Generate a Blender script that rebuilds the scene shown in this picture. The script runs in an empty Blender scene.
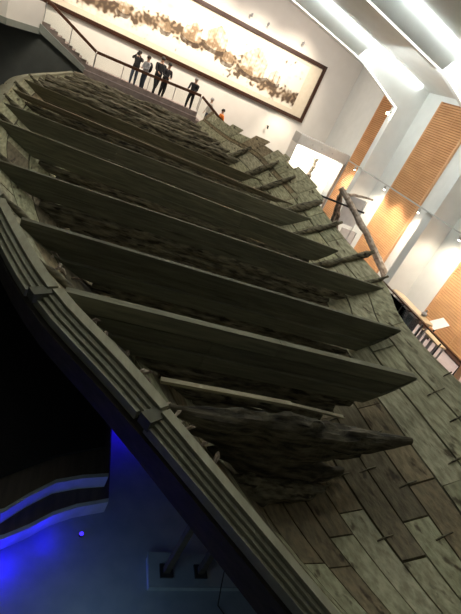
import bpy, math, random
from mathutils import Vector, Matrix, noise
random.seed(7)
ZO = 6.0                      # the pit floor is z = 0; the numbers below count from the camera's height
COL = bpy.context.scene.collection
R_ = math.radians

# ------------------------------------------------------------------ materials
def nmat(name, base, base2=None, scale=4, stretch=(1, 1, 1), rough=0.7, bump=0.0, detail=6, tone=False,
         emit=None, strength=0, metal=0, spots=None, contrast=(0.35, 0.65), trans=0, coat=0):
    m = bpy.data.materials.new(name); m.use_nodes = True
    nt = m.node_tree; N = nt.nodes; L = nt.links
    b = N['Principled BSDF']
    b.inputs['Roughness'].default_value = rough
    b.inputs['Metallic'].default_value = metal
    if trans: b.inputs['Transmission Weight'].default_value = trans
    if coat: b.inputs['Coat Weight'].default_value = coat
    b.inputs['Base Color'].default_value = (*base, 1)
    tc = N.new('ShaderNodeTexCoord'); mp = N.new('ShaderNodeMapping')
    mp.inputs['Scale'].default_value = stretch
    L.new(tc.outputs['Object'], mp.inputs['Vector'])
    out = None
    if base2 is not None:
        nz = N.new('ShaderNodeTexNoise'); nz.inputs['Scale'].default_value = scale; nz.inputs['Detail'].default_value = detail
        L.new(mp.outputs[0], nz.inputs['Vector'])
        cr = N.new('ShaderNodeValToRGB')
        cr.color_ramp.elements[0].position = contrast[0]; cr.color_ramp.elements[1].position = contrast[1]
        cr.color_ramp.elements[0].color = (*base, 1); cr.color_ramp.elements[1].color = (*base2, 1)
        L.new(nz.outputs['Fac'], cr.inputs['Fac']); out = cr.outputs['Color']
        if bump:
            bp = N.new('ShaderNodeBump'); bp.inputs['Strength'].default_value = bump; bp.inputs['Distance'].default_value = 0.03
            L.new(nz.outputs['Fac'], bp.inputs['Height']); L.new(bp.outputs[0], b.inputs['Normal'])
    if spots:                                           # dark rot and caulking stains
        n2 = N.new('ShaderNodeTexNoise'); n2.inputs['Scale'].default_value = spots[0]; n2.inputs['Detail'].default_value = 4
        L.new(mp.outputs[0], n2.inputs['Vector'])
        c2 = N.new('ShaderNodeValToRGB'); c2.color_ramp.elements[0].position = spots[1]; c2.color_ramp.elements[1].position = spots[1] + 0.09
        c2.color_ramp.elements[0].color = (0, 0, 0, 1); c2.color_ramp.elements[1].color = (1, 1, 1, 1)
        L.new(n2.outputs['Fac'], c2.inputs['Fac'])
        mx = N.new('ShaderNodeMixRGB'); mx.inputs[2].default_value = (*spots[2], 1)
        L.new(c2.outputs['Color'], mx.inputs[0]); L.new(out, mx.inputs[1]); out = mx.outputs[0]
    if tone:
        at = N.new('ShaderNodeAttribute'); at.attribute_name = 'tone'
        mu = N.new('ShaderNodeMixRGB'); mu.blend_type = 'MULTIPLY'; mu.inputs[0].default_value = 1
        if out: L.new(out, mu.inputs[1])
        else: mu.inputs[1].default_value = (*base, 1)
        L.new(at.outputs['Color'], mu.inputs[2]); out = mu.outputs[0]
    if out: L.new(out, b.inputs['Base Color'])
    if emit:
        b.inputs['Emission Color'].default_value = (*emit, 1); b.inputs['Emission Strength'].default_value = strength
    return m

M = {}
M['plank'] = nmat('ship_planking', (.50, .50, .47), (1, 1, 1), 5, (3, .5, 3), .8, .5, 8, tone=True, spots=(2.6, .60, (.16, .13, .09)))
M['board'] = nmat('bulkhead_board', (.85, .83, .76), (1.4, 1.36, 1.25), 4, (.35, 3, 5), .75, .35, 8, tone=True, spots=(1.7, .66, (.30, .28, .24)))
M['strake'] = nmat('strake_wood', (.80, .80, .78), (1, 1, 1), 6, (2, .5, 2), .75, .25, 6, tone=True)
M['rot'] = nmat('rotten_timber', (.075, .066, .045), (.29, .26, .18), 5, (.7, 2.4, 3.2), .9, 1.0, 10, spots=(3.4, .56, (.035, .028, .018)))
M['darkrot'] = nmat('black_waterlogged_timber', (.016, .013, .010), (.16, .14, .10), 4, (.6, 2.6, 3.5), .85, 1.0, 10)
M['beam'] = nmat('cradle_beam_wood', (.055, .045, .032), (.085, .07, .05), 4, (1, 1, 3), .8, .2)
M['wall'] = nmat('white_plaster', (.76, .73, .68), (.80, .77, .72), 1.2, rough=.9)
M['whitepaint'] = nmat('white_paint', (.74, .76, .74), (.78, .80, .78), 2, rough=.7)
M['ceil'] = nmat('ceiling_paint', (.74, .76, .73), (.78, .80, .77), 1.5, rough=.9)
M['floor'] = nmat('gallery_floor', (.40, .34, .36), (.47, .41, .43), 3, rough=.35)
M['pit'] = nmat('pit_floor_paint', (.20, .25, .30), (.25, .30, .35), 3, (1, 1, 1), .55, .1)
M['platform'] = nmat('platform_concrete', (.25, .20, .185), (.33, .27, .25), 5, rough=.8)
M['stone'] = nmat('plinth_concrete', (.36, .46, .52), (.44, .54, .60), 7, rough=.7, bump=.2)
M['step'] = nmat('step_stone', (.40, .44, .46), (.48, .52, .54), 7, rough=.7)
M['darkboards'] = nmat('dark_floorboards', (.06, .045, .03), (.10, .075, .05), 3, (4, .5, 1), .6)
M['black'] = nmat('black_carpet', (.008, .008, .008), (.014, .013, .012), 20, rough=.95)  # even near-black tone of the upper platform left of the ship
M['greywall'] = nmat('grey_wall_paint', (.11, .12, .11), (.13, .14, .13), 2, rough=.8)
M['stringer'] = nmat('stair_stringer_paint', (.24, .26, .23), (.27, .29, .26), 3, rough=.7)
M['rail'] = nmat('handrail_wood', (.07, .028, .015), (.12, .05, .026), 5, (1, 6, 6), .35, coat=.3)
M['frame'] = nmat('picture_frame_wood', (.03, .012, .007), (.055, .022, .012), 5, (6, 1, 1), .3, coat=.3)
M['slat'] = nmat('blind_slat_wood', (.60, .30, .13), (.72, .38, .17), 2.5, (1, .4, 1), .5)
M['blindback'] = nmat('blind_shade_wood', (.34, .15, .06), (.42, .19, .08), 4, rough=.8)
M['blindrail'] = nmat('blind_frame_wood', (.62, .34, .17), (.72, .42, .22), 4, (4, 4, 1), .5)
M['steel'] = nmat('brushed_steel', (.42, .43, .44), (.52, .53, .54), 8, (1, 1, 20), .35, metal=.8)
M['greymetal'] = nmat('grey_painted_metal', (.33, .33, .34), (.38, .38, .39), 6, rough=.5)
M['casehead'] = nmat('case_header_paint', (.50, .50, .48), (.55, .55, .53), 4, rough=.6)
M['blackmetal'] = nmat('black_metal', (.015, .015, .016), (.03, .03, .032), 8, rough=.4)
M['paleweathered'] = nmat('pale_weathered_timber', (.34, .27, .21), (.66, .57, .48), 5, (1.5, 1.5, 1.5), .9, .8, 8)
M['brownweathered'] = nmat('brown_weathered_timber', (.12, .09, .07), (.30, .24, .19), 5, (2, 2, 2), .9, .8, 8)
M['tan'] = nmat('tan_table_top', (.52, .40, .25), (.60, .47, .31), 4, (1, 5, 1), .4)
M['paper'] = nmat('white_paper', (.85, .85, .83), (.88, .88, .86), 5, rough=.6)
M['panel'] = nmat('grey_panel', (.42, .43, .44), (.50, .51, .52), 3, rough=.6)
M['cable'] = nmat('black_cable', (.01, .01, .01), (.02, .02, .02), 5, rough=.5)
M['plastic'] = nmat('white_plastic_sheet', (.68, .70, .70), (.78, .80, .80), 6, rough=.35, bump=.5)
M['skin'] = nmat('skin', (.45, .28, .20), (.50, .32, .23), 8, rough=.6)
M['hair'] = nmat('black_hair', (.012, .010, .009), (.03, .025, .02), 30, rough=.5)
M['greyhair'] = nmat('grey_hair', (.30, .29, .28), (.42, .41, .40), 30, rough=.6)
for k, c in dict(blackcloth=(.012, .012, .014), greycloth=(.34, .35, .37), jeans=(.06, .075, .11), darkcloth=(.028, .026, .028),
                 palecloth=(.50, .48, .44), orange=(.85, .22, .03), shoe=(.02, .02, .02), whiteshoe=(.8, .8, .8)).items():
    M[k] = nmat(k, c, tuple(min(1, x * 1.3 + .004) for x in c), 12, rough=.85)
M['warmlamp'] = nmat('warm_lamp_glass', (1, .9, .75), emit=(1, .82, .6), strength=40)
M['cove'] = nmat('cove_lamp_diffuser', (1, 1, 1), emit=(.93, 1, .97), strength=9)
M['edge'] = nmat('edge_light_diffuser', (1, 1, 1), emit=(1, .97, .90), strength=1.3)  # glow put on the rib edges in place of spot light
M['casepanel'] = nmat('case_back_panel', (.88, .86, .80), (.9, .88, .83), 2, rough=.9)
def glass():
    m = bpy.data.materials.new('clear_glass'); m.use_nodes = True
    nt = m.node_tree; N = nt.nodes; L = nt.links
    for n in list(N): N.remove(n)
    o = N.new('ShaderNodeOutputMaterial'); mx = N.new('ShaderNodeMixShader')
    t = N.new('ShaderNodeBsdfTransparent'); t.inputs[0].default_value = (.96, .98, .97, 1)
    g = N.new('ShaderNodeBsdfGlossy'); g.inputs['Roughness'].default_value = .03
    f = N.new('ShaderNodeFresnel'); f.inputs[0].default_value = 1.35
    L.new(f.outputs[0], mx.inputs[0]); L.new(t.outputs[0], mx.inputs[1]); L.new(g.outputs[0], mx.inputs[2]); L.new(mx.outputs[0], o.inputs[0])
    return m
M['glass'] = glass()
def paint_mat():
    m = bpy.data.materials.new('ink_painting'); m.use_nodes = True
    nt = m.node_tree; b = nt.nodes['Principled BSDF']; b.inputs['Roughness'].default_value = .85
    at = nt.nodes.new('ShaderNodeAttribute'); at.attribute_name = 'tone'
    nt.links.new(at.outputs['Color'], b.inputs['Base Color'])
    return m
M['painting'] = paint_mat()

# ------------------------------------------------------------------ mesh helpers
def V(*a): return Vector(a)
class MB:
    def __init__(s): s.v = []; s.f = []; s.t = []; s.m = []
    def face(s, idx, tone=(1, 1, 1), mi=0): s.f.append(tuple(idx)); s.t.append(tone); s.m.append(mi)
    def add(s, vs): n = len(s.v); s.v += [Vector(p) for p in vs]; return n
    def box(s, a, b, tone=(1, 1, 1), mi=0, jit=0):
        x0, y0, z0 = a; x1, y1, z1 = b
        return s.hexa([(x0, y0, z0), (x1, y0, z0), (x1, y1, z0), (x0, y1, z0), (x0, y0, z1), (x1, y0, z1), (x1, y1, z1), (x0, y1, z1)], tone, mi)
    def hexa(s, p, tone=(1, 1, 1), mi=0):
        n = s.add(p)
        for q in ((3, 2, 1, 0), (4, 5, 6, 7), (0, 1, 5, 4), (1, 2, 6, 5), (2, 3, 7, 6), (3, 0, 4, 7)): s.face([n + i for i in q], tone, mi)
        return s
    def bar(s, a, b, w, h=None, tone=(1, 1, 1), mi=0, up=(0, 0, 1)):
        a = Vector(a); b = Vector(b); h = w if h is None else h
        d = (b - a).normalized(); u = Vector(up)
        if abs(d.dot(u)) > .97: u = Vector((0, 1, 0))
        r = d.cross(u).normalized(); u = r.cross(d).normalized()
        P = []
        for c in (a, b):
            P.append([c - r * w / 2 - u * h / 2, c + r * w / 2 - u * h / 2, c + r * w / 2 + u * h / 2, c - r * w / 2 + u * h / 2])
        n = s.add(P[0] + P[1])
        for q in ((0, 3, 2, 1), (4, 5, 6, 7), (0, 1, 5, 4), (1, 2, 6, 5), (2, 3, 7, 6), (3, 0, 4, 7)): s.face([n + i for i in q], tone, mi)
        return s
    def tube(s, pts, rad, seg=10, tone=(1, 1, 1), mi=0, rough=0, seed=0, flat=1.0):
        pts = [Vector(p) for p in pts]; n = len(pts)
        rads = rad if isinstance(rad, (list, tuple)) else [rad] * n
        rings = []
        ref = None
        for i, p in enumerate(pts):
            d = (pts[min(i + 1, n - 1)] - pts[max(i - 1, 0)]).normalized()
            if ref is None:
                ref = Vector((0, 0, 1)) if abs(d.z) < .9 else Vector((0, 1, 0))
            r = d.cross(ref).normalized(); u = r.cross(d).normalized()
            ring = []
            for k in range(seg):
                a = 2 * math.pi * k / seg
                q = p + (r * math.cos(a) * flat + u * math.sin(a)) * rads[i]
                if rough:
                    e = q - p
                    nz = noise.noise(Vector((q.x * 1.3 + seed, q.y * 3, q.z * 4))) + .6 * noise.noise(Vector((q.x * 5 + seed, q.y * 9, q.z * 9)))
                    q = p + e * (1 + rough * nz)
                ring.append(q)
            rings.append(s.add(ring))
        for i in range(n - 1):
            for k in range(seg):
                k2 = (k + 1) % seg
                s.face((rings[i] + k, rings[i] + k2, rings[i + 1] + k2, rings[i + 1] + k), tone, mi)
        s.face([rings[0] + k for k in range(seg)][::-1], tone, mi)
        s.face([rings[-1] + k for k in range(seg)], tone, mi)
        return s
    def prism(s, poly, ax, a, b, tone=(1, 1, 1), mi=0):
        # poly of 2-D points, extruded along axis ax (0 x, 1 y, 2 z) from a to b
        def p3(q, t):
            if ax == 0: return (t, q[0], q[1])
            if ax == 1: return (q[0], t, q[1])
            return (q[0], q[1], t)
        n = len(poly); i0 = s.add([p3(q, a) for q in poly]); i1 = s.add([p3(q, b) for q in poly])
        s.face([i0 + i for i in range(n)], tone, mi); s.face([i1 + i for i in range(n)][::-1], tone, mi)
        for i in range(n):
            j = (i + 1) % n; s.face((i0 + i, i1 + i, i1 + j, i0 + j), tone, mi)
        return s
    def ell(s, c, r, seg=12, rings=8, mi=0, tone=(1, 1, 1), zmin=-1, M3=None):
        c = Vector(c); idx = []
        for i in range(rings + 1):
            t = math.pi * i / rings; row = []
            for k in range(seg):
                a = 2 * math.pi * k / seg
                q = Vector((r[0] * math.sin(t) * math.cos(a), r[1] * math.sin(t) * math.sin(a), r[2] * max(math.cos(t), zmin)))
                if M3: q = M3 @ q
                row.append(c + q)
            idx.append(s.add(row))
        for i in range(rings):
            for k in range(seg):
                k2 = (k + 1) % seg; s.face((idx[i] + k, idx[i + 1] + k, idx[i + 1] + k2, idx[i] + k2), tone, mi)
        return s
    def build(s, name, mats, parent=None, origin=None, smooth=False, fix=True):
        if not isinstance(mats, (list, tuple)): mats = [mats]
        if parent is not None: off = Vector(parent['_o'])
        elif origin is not None: off = Vector(origin)
        else: off = Vector((0, 0, -ZO))
        me = bpy.data.meshes.new(name)
        me.from_pydata([tuple(p - off) for p in s.v], [], s.f)
        for m in mats: me.materials.append(m)
        for p, mi in zip(me.polygons, s.m): p.material_index = mi; p.use_smooth = smooth
        at = me.color_attributes.new('tone', 'FLOAT_COLOR', 'CORNER')
        buf = []
        for p, t in zip(me.polygons, s.t): buf += [t[0], t[1], t[2], 1.0] * p.loop_total
        at.data.foreach_set('color', buf)
        if fix:
            import bmesh
            bm = bmesh.new(); bm.from_mesh(me)
            if smooth: bmesh.ops.remove_doubles(bm, verts=bm.verts, dist=1e-5)
            bmesh.ops.recalc_face_normals(bm, faces=bm.faces); bm.to_mesh(me); bm.free()
        me.update()
        o = bpy.data.objects.new(name, me); COL.objects.link(o)
        o['_o'] = list(off)
        if parent is not None:
            o.parent = parent
        else:
            o.location = (off.x, off.y, off.z + ZO)
        if parent is not None: o['_o'] = list(off)
        return o

def tag(o, label=None, cat=None, group=None, kind=None):
    if label: o['label'] = label
    if cat: o['category'] = cat
    if group: o['group'] = group
    if kind: o['kind'] = kind
    return o
def thing(name, loc, label, cat, group=None):
    o = bpy.data.objects.new(name, None); COL.objects.link(o)
    o.empty_display_size = .2
    o['_o'] = list(loc); o.location = (loc[0], loc[1], loc[2] + ZO)
    return tag(o, label, cat, group)
def struct(o): o['kind'] = 'structure'; return o

# ------------------------------------------------------------------ camera (solved from the room's vanishing points)
def ray(x, y, f=440.0): return Vector((x - 230.5, -(y - 307), -f)).normalized()
up = -ray(-164, 1113); Yv = ray(130, 20); Yv = (Yv - up * Yv.dot(up)).normalized(); Xv = Yv.cross(up)
RM = Matrix((Xv, Yv, up))
cam = bpy.data.cameras.new('camera'); co = bpy.data.objects.new('camera', cam); COL.objects.link(co)
co.matrix_world = Matrix.Translation((0, 0, ZO)) @ RM.to_4x4()
cam.sensor_fit = 'VERTICAL'; cam.sensor_height = 24; cam.lens = 440 / 614 * 24; cam.clip_start = .05; cam.clip_end = 200
bpy.context.scene.camera = co

# ------------------------------------------------------------------ setting
XW, YB, XL, YN = 13.05, 27.5, -6.5, -3.0
FZ, PZ = -5.2, -6.0
def ceilz(x): return 2.62 + (XW - x) * .165
def cz(x, y): return ceilz(x) + max(0, (y - 20)) * .07
m = MB(); m.box((XL - .2, YB, PZ), (XW + .2, YB + .2, 8)); struct(m.build('wall_back', M['wall']))
m = MB(); m.box((XW, YN, PZ), (XW + .2, YB, 6)); struct(m.build('wall_right', M['whitepaint']))
m = MB(); m.box((XL - .2, YN, PZ), (XL, YB, 8)); struct(m.build('wall_left', M['greywall']))
m = MB()
for (ya, yb) in ((YN, 20), (20, YB)):
    za = 0 if ya < 20 else 0
    zb = .0 if yb <= 20 else (yb - 20) * .07
    def q(x, y, e, t=0): return (x, y, ceilz(x) + e + t)
    m.hexa([q(XL - .2, ya, za), q(XW + .2, ya, za), q(XW + .2, yb + .2, zb), q(XL - .2, yb + .2, zb),
            q(XL - .2, ya, za, .2), q(XW + .2, ya, za, .2), q(XW + .2, yb + .2, zb, .2), q(XL - .2, yb + .2, zb, .2)])
struct(m.build('ceiling', M['ceil']))
m = MB(); m.box((XL - .2, YN, PZ - .2), (10.7, YB, PZ)); struct(m.build('floor', M['pit']))
m = MB(); m.box((10.7, YN, PZ - .2), (XW, YB, FZ)); struct(m.build('floor', M['floor']))

# portal ribs of the roof, with a pier down the right wall
def rib(y, n):
    d = .42
    prof = [(XW, FZ), (11.95, FZ), (11.95, 1.49), (9.42, 2.46 - .02), (5.84, 3.02), (XL, 3.02 + (5.84 - XL) * .157)]
    top = [(XL, cz(XL, y) + .05), (XW, cz(XW, y) + .05)]
    m = MB(); m.prism(prof + top, 1, y, y + d)
    return struct(m.build('trim_%d' % n, M['whitepaint']))
rib(20.0, 1); rib(13.9, 2); rib(7.8, 3)
for i, y in enumerate((20.0, 13.9, 7.8)):
    for s_, off in ((0, -.12),):
        g = MB(); pts = [(x, y + off, ceilz(x) - .09) for x in (12.5, 9.4, 5.8, 0, -5)]
        for a, b in zip(pts, pts[1:]): g.bar(a, b, .045, .03)
        o = g.build('cove_lamp', M['cove'], origin=(5, y + off, ceilz(5)))
        tag(o, ['slim white cove light strip along the farthest roof rib, above the case', 'slim white cove light strip along the middle roof rib',
                'slim white cove light strip along the nearest roof rib'][i], 'light strip', 'cove lights beside the roof ribs')

for i, y in enumerate((20.0, 13.9, 7.8)):              # added glowing strip imitating spot light on each rib's lower edge
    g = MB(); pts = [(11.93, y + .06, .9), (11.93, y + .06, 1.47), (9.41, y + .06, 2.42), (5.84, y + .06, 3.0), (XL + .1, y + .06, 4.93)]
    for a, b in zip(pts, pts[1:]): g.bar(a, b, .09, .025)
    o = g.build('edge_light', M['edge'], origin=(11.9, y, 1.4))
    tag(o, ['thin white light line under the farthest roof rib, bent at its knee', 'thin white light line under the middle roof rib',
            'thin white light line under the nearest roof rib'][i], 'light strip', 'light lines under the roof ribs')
# pit: curved steps and dark platforms to the left of the ship
def arcstep(name, pts, z0, z1, mt, kind=True):
    # pts: front edge (near side) from left to right; runs back to the far end with its right side parallel to the ship
    poly = [(-6.4, pts[0][1] - 1.7), (-2.5, pts[0][1] - .9)] + pts + [(pts[-1][0], 22.0), (-6.4, 22.0)]
    m = MB(); m.prism(poly, 2, z0, z1); return struct(m.build(name, mt))
def onz(x, y, z): d = RM @ ray(x, y); return d * (z / d.z)
def arc(pp, z): return [tuple(onz(x, y, z))[:2] for x, y in pp]
a1 = arc([(0, 550), (25, 539), (49, 526), (72, 518), (104, 512)], PZ)
a2 = arc([(0, 524), (25, 508), (52, 494), (78, 489), (104, 487)], -5.76)
a3 = arc([(0, 479), (28, 468), (55, 458), (80, 453), (104, 449)], -5.52)
def shift(pp, e): return [(x, y + e) for x, y in pp]
arcstep('trim_4', a1, PZ, -5.76, M['step'])
arcstep('trim_14', shift(a1, .06), -5.76, -5.755, M['darkboards'])
arcstep('trim_5', a2, -5.755, -5.52, M['step'])
arcstep('trim_6', shift(a2, .06), -5.52, -5.515, M['darkboards'])
arcstep('trim_7', a3, -5.515, -5.46, M['black'])

# far platform with its steps up (left) and down (right)
m = MB(); m.box((-1.40, 24.55, PZ), (4.35, YB, -2.85)); struct(m.build('platform_trim_8' if 0 else 'trim_8', M['platform']))
m = MB()                                             # kerb under the glass
m.box((-1.40, 24.75, -2.85), (4.35, 24.87, -2.62)); struct(m.build('trim_9', M['platform']))
st = thing('staircase', (-2.4, 25.9, -2.85), 'short flight of brown steps rising left from the far platform, grey stringer below', 'stairs')
m = MB(); n = 6
for i in range(n):
    x1 = -1.40 - i * .36; z1 = -2.85 + (i + 1) * .155
    m.box((x1 - .36 - .03, 24.95, z1 - .17), (x1, 26.9, z1))
m.build('treads', M['platform'], st)
m = MB(); m.prism([(-1.35, -3.05), (-1.35, -2.80), (-3.6, -1.80), (-3.6, -2.15)], 1, 24.72, 24.93); m.build('stringer', M['stringer'], st)
m = MB()
poly = [(-1.40, -2.62)]
for i in range(n):
    x1 = -1.40 - i * .36; z1 = -2.62 + (i + 1) * .155
    poly += [(x1, z1), (x1 - .36, z1)]
poly += [(-3.56, -2.2), (-1.40, -3.0)]
m.prism(poly, 1, 24.93, 24.99); m.build('step_kerb', M['platform'], st)
m = MB(); m.box((-6.5, 25.0, PZ), (-3.6, YB, -2.02)); struct(m.build('trim_10', M['greywall']))
m = MB(); m.prism([(-1.42, PZ), (-1.42, -3.03), (-3.6, -2.1), (-3.6, PZ)], 1, 24.98, 25.08); struct(m.build('trim_11', M['greywall']))
pw = MB(); pw.prism([(-6.5, 22.2), (-4.6, 22.9), (-3.55, 24.9), (-3.7, 25.0), (-4.75, 23.05), (-6.5, 22.35)], 2, -2.0, -.95)
struct(pw.build('trim_12', M['wall']))
pw = MB(); pw.prism([(-6.5, 22.15), (-4.55, 22.85), (-3.5, 24.9), (-3.6, 25.0), (-6.5, 25.0)], 2, -2.25, -2.0)
struct(pw.build('trim_13', M['stringer']))
sd = thing('staircase', (6.2, 26.2, PZ), 'steps going down right from the far platform behind the ship', 'stairs')
m = MB()
for i in range(13):
    x0 = 4.35 + i * .32; z1 = -2.85 - (i + 1) * .175
    m.box((x0, 24.9, PZ), (x0 + .32, YB - .05, z1))
m.build('treads', M['platform'], sd)

# ------------------------------------------------------------------ railings
def railing(name, pts, label, post=None, glass_=True, group=None, drop=.86, posts_at=None, w=.11, h=.13, postm='steel'):
    t = thing(name, (pts[0][0], pts[0][1], pts[0][2] - drop), label, 'railing', group)
    m = MB()
    for a, b in zip(pts, pts[1:]): m.bar(a, b, w, h)
    m.build('handrail', M['rail'], t)
    for a, b in zip(pts, pts[1:]):
        A = Vector(a); B = Vector(b); n = max(1, round((B - A).length / 1.25))
        for i in range(n + 1):
            if i == n and b is not pts[-1]: continue
            p = A.lerp(B, i / n)
            q = MB(); q.bar(p - V(0, 0, .05), p - V(0, 0, drop), .035, .035); q.build('post', M[postm], t)
        for i in range(n):
            p = A.lerp(B, (i + .03) / n); r = A.lerp(B, (i + .97) / n)
            q = MB(); q.hexa([p + V(0, 0, -drop + .06), r + V(0, 0, -drop + .06), r + V(0, .012, -drop + .06), p + V(0, .012, -drop + .06),
                              p + V(0, 0, -.1), r + V(0, 0, -.1), r + V(0, .012, -.1), p + V(0, .012, -.1)])
            q.build('glass_panel', M['glass'], t)
    return t
railing('railing', [(-3.5, 24.85, -.80), (-1.06, 24.85, -1.94)], 'glass railing with brown handrail sloping up the left stairs')
railing('railing', [(-1.03, 24.81, -1.94), (1.6, 24.81, -1.90), (4.25, 24.81, -1.80)], 'long glass railing with brown handrail in front of the standing visitors', drop=.72)
railing('railing', [(4.33, 24.85, -1.82), (5.9, 24.85, -2.60), (8.2, 24.85, -3.8)], 'glass railing with brown handrail sloping down beyond the ship')
railing('railing', [(11.1, 15.4, -4.3), (11.1, 12.9, -4.3), (11.1, 10.38, -4.3), (11.1, 8.35, -4.3)],
        'glass railing with brown handrail and black posts between ship and counter', drop=.88, w=.06, h=.05, postm='blackmetal')
railing('railing', [(11.05, 8.22, -4.36), (9.95, 7.35, -4.36)], 'thick brown rail end at the right edge beside the ship', drop=.82, w=.16, h=.14)

# ------------------------------------------------------------------ the ship
def lerp(tab, y):                                      # smooth interpolation of a table (Catmull-Rom with limited slopes)
    n = len(tab)
    if y <= tab[0][0]: return tab[0][1:]
    if y >= tab[-1][0]: return tab[-1][1:]
    i = 0
    while y > tab[i + 1][0]: i += 1
    a, b = tab[i], tab[i + 1]; h = b[0] - a[0]; t = (y - a[0]) / h
    p = tab[max(i - 1, 0)]; q = tab[min(i + 2, n - 1)]; out = []
    for k in range(1, len(a)):
        m0 = (b[k] - p[k]) / (b[0] - p[0]); m1 = (q[k] - a[k]) / (q[0] - a[0])
        h00 = 2 * t ** 3 - 3 * t * t + 1; h10 = t ** 3 - 2 * t * t + t; h01 = -2 * t ** 3 + 3 * t * t; h11 = t ** 3 - t * t
        out.append(h00 * a[k] + h10 * h * m0 + h01 * b[k] + h11 * h * m1)
    return tuple(out)
# port gunwale (X, z), starboard gunwale (X, z), keel (X, z)
LG = [(-.2, 3.76, -3.3), (1.45, 2.67, -3.3), (2.2, 2.17, -3.3), (2.84, 1.74, -3.3), (3.45, 1.33, -3.3), (4.14, .84, -3.3), (5.19, .02, -3.29), (6.5, -.70, -3.28), (8.3, -1.50, -3.27), (10, -2.05, -3.25),
      (12.1, -2.55, -3.2), (14.3, -2.73, -3.24), (16.5, -2.92, -3.26), (18.9, -3.02, -3.26), (20.6, -2.75, -3.24), (22.3, -2.3, -3.18), (24, -1.75, -3.05)]
RG = [(-.2, 5.0, -2.8), (1.15, 5.9, -2.85), (2.2, 6.5, -2.9), (3.4, 7.05, -2.95), (4.8, 7.40, -3.1), (6.4, 7.52, -3.24), (8.0, 7.72, -3.27), (9.6, 8.3, -3.22), (11, 8.40, -3.2), (12, 8.3, -3.15),
      (14, 8.2, -3.0), (16, 7.9, -2.7), (18, 7.4, -2.45), (20, 6.9, -2.32), (22, 5.8, -2.46), (24, 4.8, -2.36)]
KL = [(-.2, 4.2, -3.5), (1.0, 3.9, -3.9), (2.2, 3.7, -4.5), (3.4, 3.5, -4.95), (4.8, 3.35, -5.2), (9, 3.25, -5.3), (14, 2.8, -5.3), (18, 2.5, -5.25), (21, 2.3, -5.05), (24, 2.1, -4.7)]
PW = 1.75
def pw(u, y):
    if u >= 0: return PW
    return 1.12 + (PW - 1.12) * max(0, min(1, (y - 5.5) / 4))
def hull(u, y):
    kx, kz = lerp(KL, y)
    gx, gz = lerp(LG if u < 0 else RG, y)
    a = abs(u)
    return Vector((kx + (gx - kx) * a, y, kz + (gz - kz) * a ** pw(u, y)))
def hnorm(u, y):
    e = .01
    s = -1 if u < 0 else 1
    du = hull(s * min(abs(u) + e, 1.2), y) - hull(s * max(abs(u) - e, .001), y)
    dy = hull(u, y + .05) - hull(u, y - .05)
    n = du.cross(dy) * s
    n = n.normalized()
    return n if n.z > 0 else -n
ship = thing('wooden_ship', (3.2, 12, -5.3), 'excavated old wooden ship hull, open at the top with cross bulkheads, filling the hall', 'ship')
OLD = [(.25, .20, .12), (.31, .245, .145), (.21, .175, .11), (.35, .28, .17)]
NEW = [(.46, .45, .29), (.50, .485, .325), (.42, .415, .27), (.47, .45, .31)]
def vary(c, k=.12):
    f = 1 + random.uniform(-k, k); return tuple(x * f for x in c)
# backing layer under the seams
m = MB(); us = [i / 12 for i in range(-12, 13)]; ys = [-.2 + i * .6 for i in range(0, 41)]; ys = [y for y in ys if y <= 24] + [24.0]
gi = []
for y in ys: gi.append(m.add([hull(u if abs(u) < 1 else u * .995, y) - hnorm(u if u else .001, y) * .05 for u in us]))
gj = []
for y in ys: gj.append(m.add([hull(u, y) - hnorm(u if u else .001, y) * .12 for u in us]))
for g_ in (gi, gj):
    for i in range(len(ys) - 1):
        for k in range(len(us) - 1): m.face((g_[i] + k, g_[i] + k + 1, g_[i + 1] + k + 1, g_[i + 1] + k))
for i in range(len(ys) - 1):
    for k in (0, len(us) - 1): m.face((gi[i] + k, gj[i] + k, gj[i + 1] + k, gi[i + 1] + k))
m.build('outer_skin', M['beam'], ship, smooth=False, fix=False)
# inner planking
def plank(m, u0, u1, y0, y1, tone, lift=0.0, th=.05, end_skew=0):
    n = max(2, int((y1 - y0) / .35) + 1); A = []
    for i in range(n):
        t = i / (n - 1)
        row = []
        for (u, e) in ((u0, 0), (u1, 0)):
            y = y0 + (y1 - y0) * t
            if end_skew: y += end_skew * (1 if u == u1 else -1) * (1 if t in (0, 1) else 0)
            nn = hnorm(u if u else .001, y); p = hull(u, y)
            row.append((p + nn * (lift), p + nn * (lift - th)))
        A.append(m.add([row[0][0], row[1][0], row[1][1], row[0][1]]))
    for a, b in zip(A, A[1:]):
        for k in range(4): m.face((a + k, a + (k + 1) % 4, b + (k + 1) % 4, b + k), tone)
    m.face((A[0], A[0] + 1, A[0] + 2, A[0] + 3), tone); m.face((A[-1] + 3, A[-1] + 2, A[-1] + 1, A[-1]), tone)
m = MB(); NS = 10
STB_END = {12: 16.2, 11: 18.6, 10: 20.3, 9: 21.4, 8: 22.3, 7: 23.3}
for side in (-1, 1):
    for k in range(NS):
        y = -.15 + random.uniform(0, .1); lim = 23.95
        first = True
        while y < lim - .05:
            L_ = random.uniform(1.6, 4.6); a_ = (k + .5) / NS
            if first: L_ = random.uniform(2.9, 4.0) + (.5 if a_ > .6 else -.4); first = False
            y1 = min(y + L_, lim)
            if lim - y1 < .5: y1 = lim
            a = (k + .5) / NS
            yc = (y + y1) / 2
            pn = .12 + (.75 if a > .70 else 0) + (.72 if yc < 3.7 else 0)
            if a > .9: pn = .97
            if yc > 16: pn *= .6
            tone = vary(random.choice(NEW if random.random() < pn else OLD))
            if random.random() < .04 and a < .7: y = y1 + .02; continue
            u0, u1 = side * (k / NS + .003), side * ((k + 1) / NS - .003)
            plank(m, u0, u1, y + .012, y1 - .012, tone, lift=random.uniform(-.012, .014))
            y = y1
m.build('hull_planking', M['plank'], ship)
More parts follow.
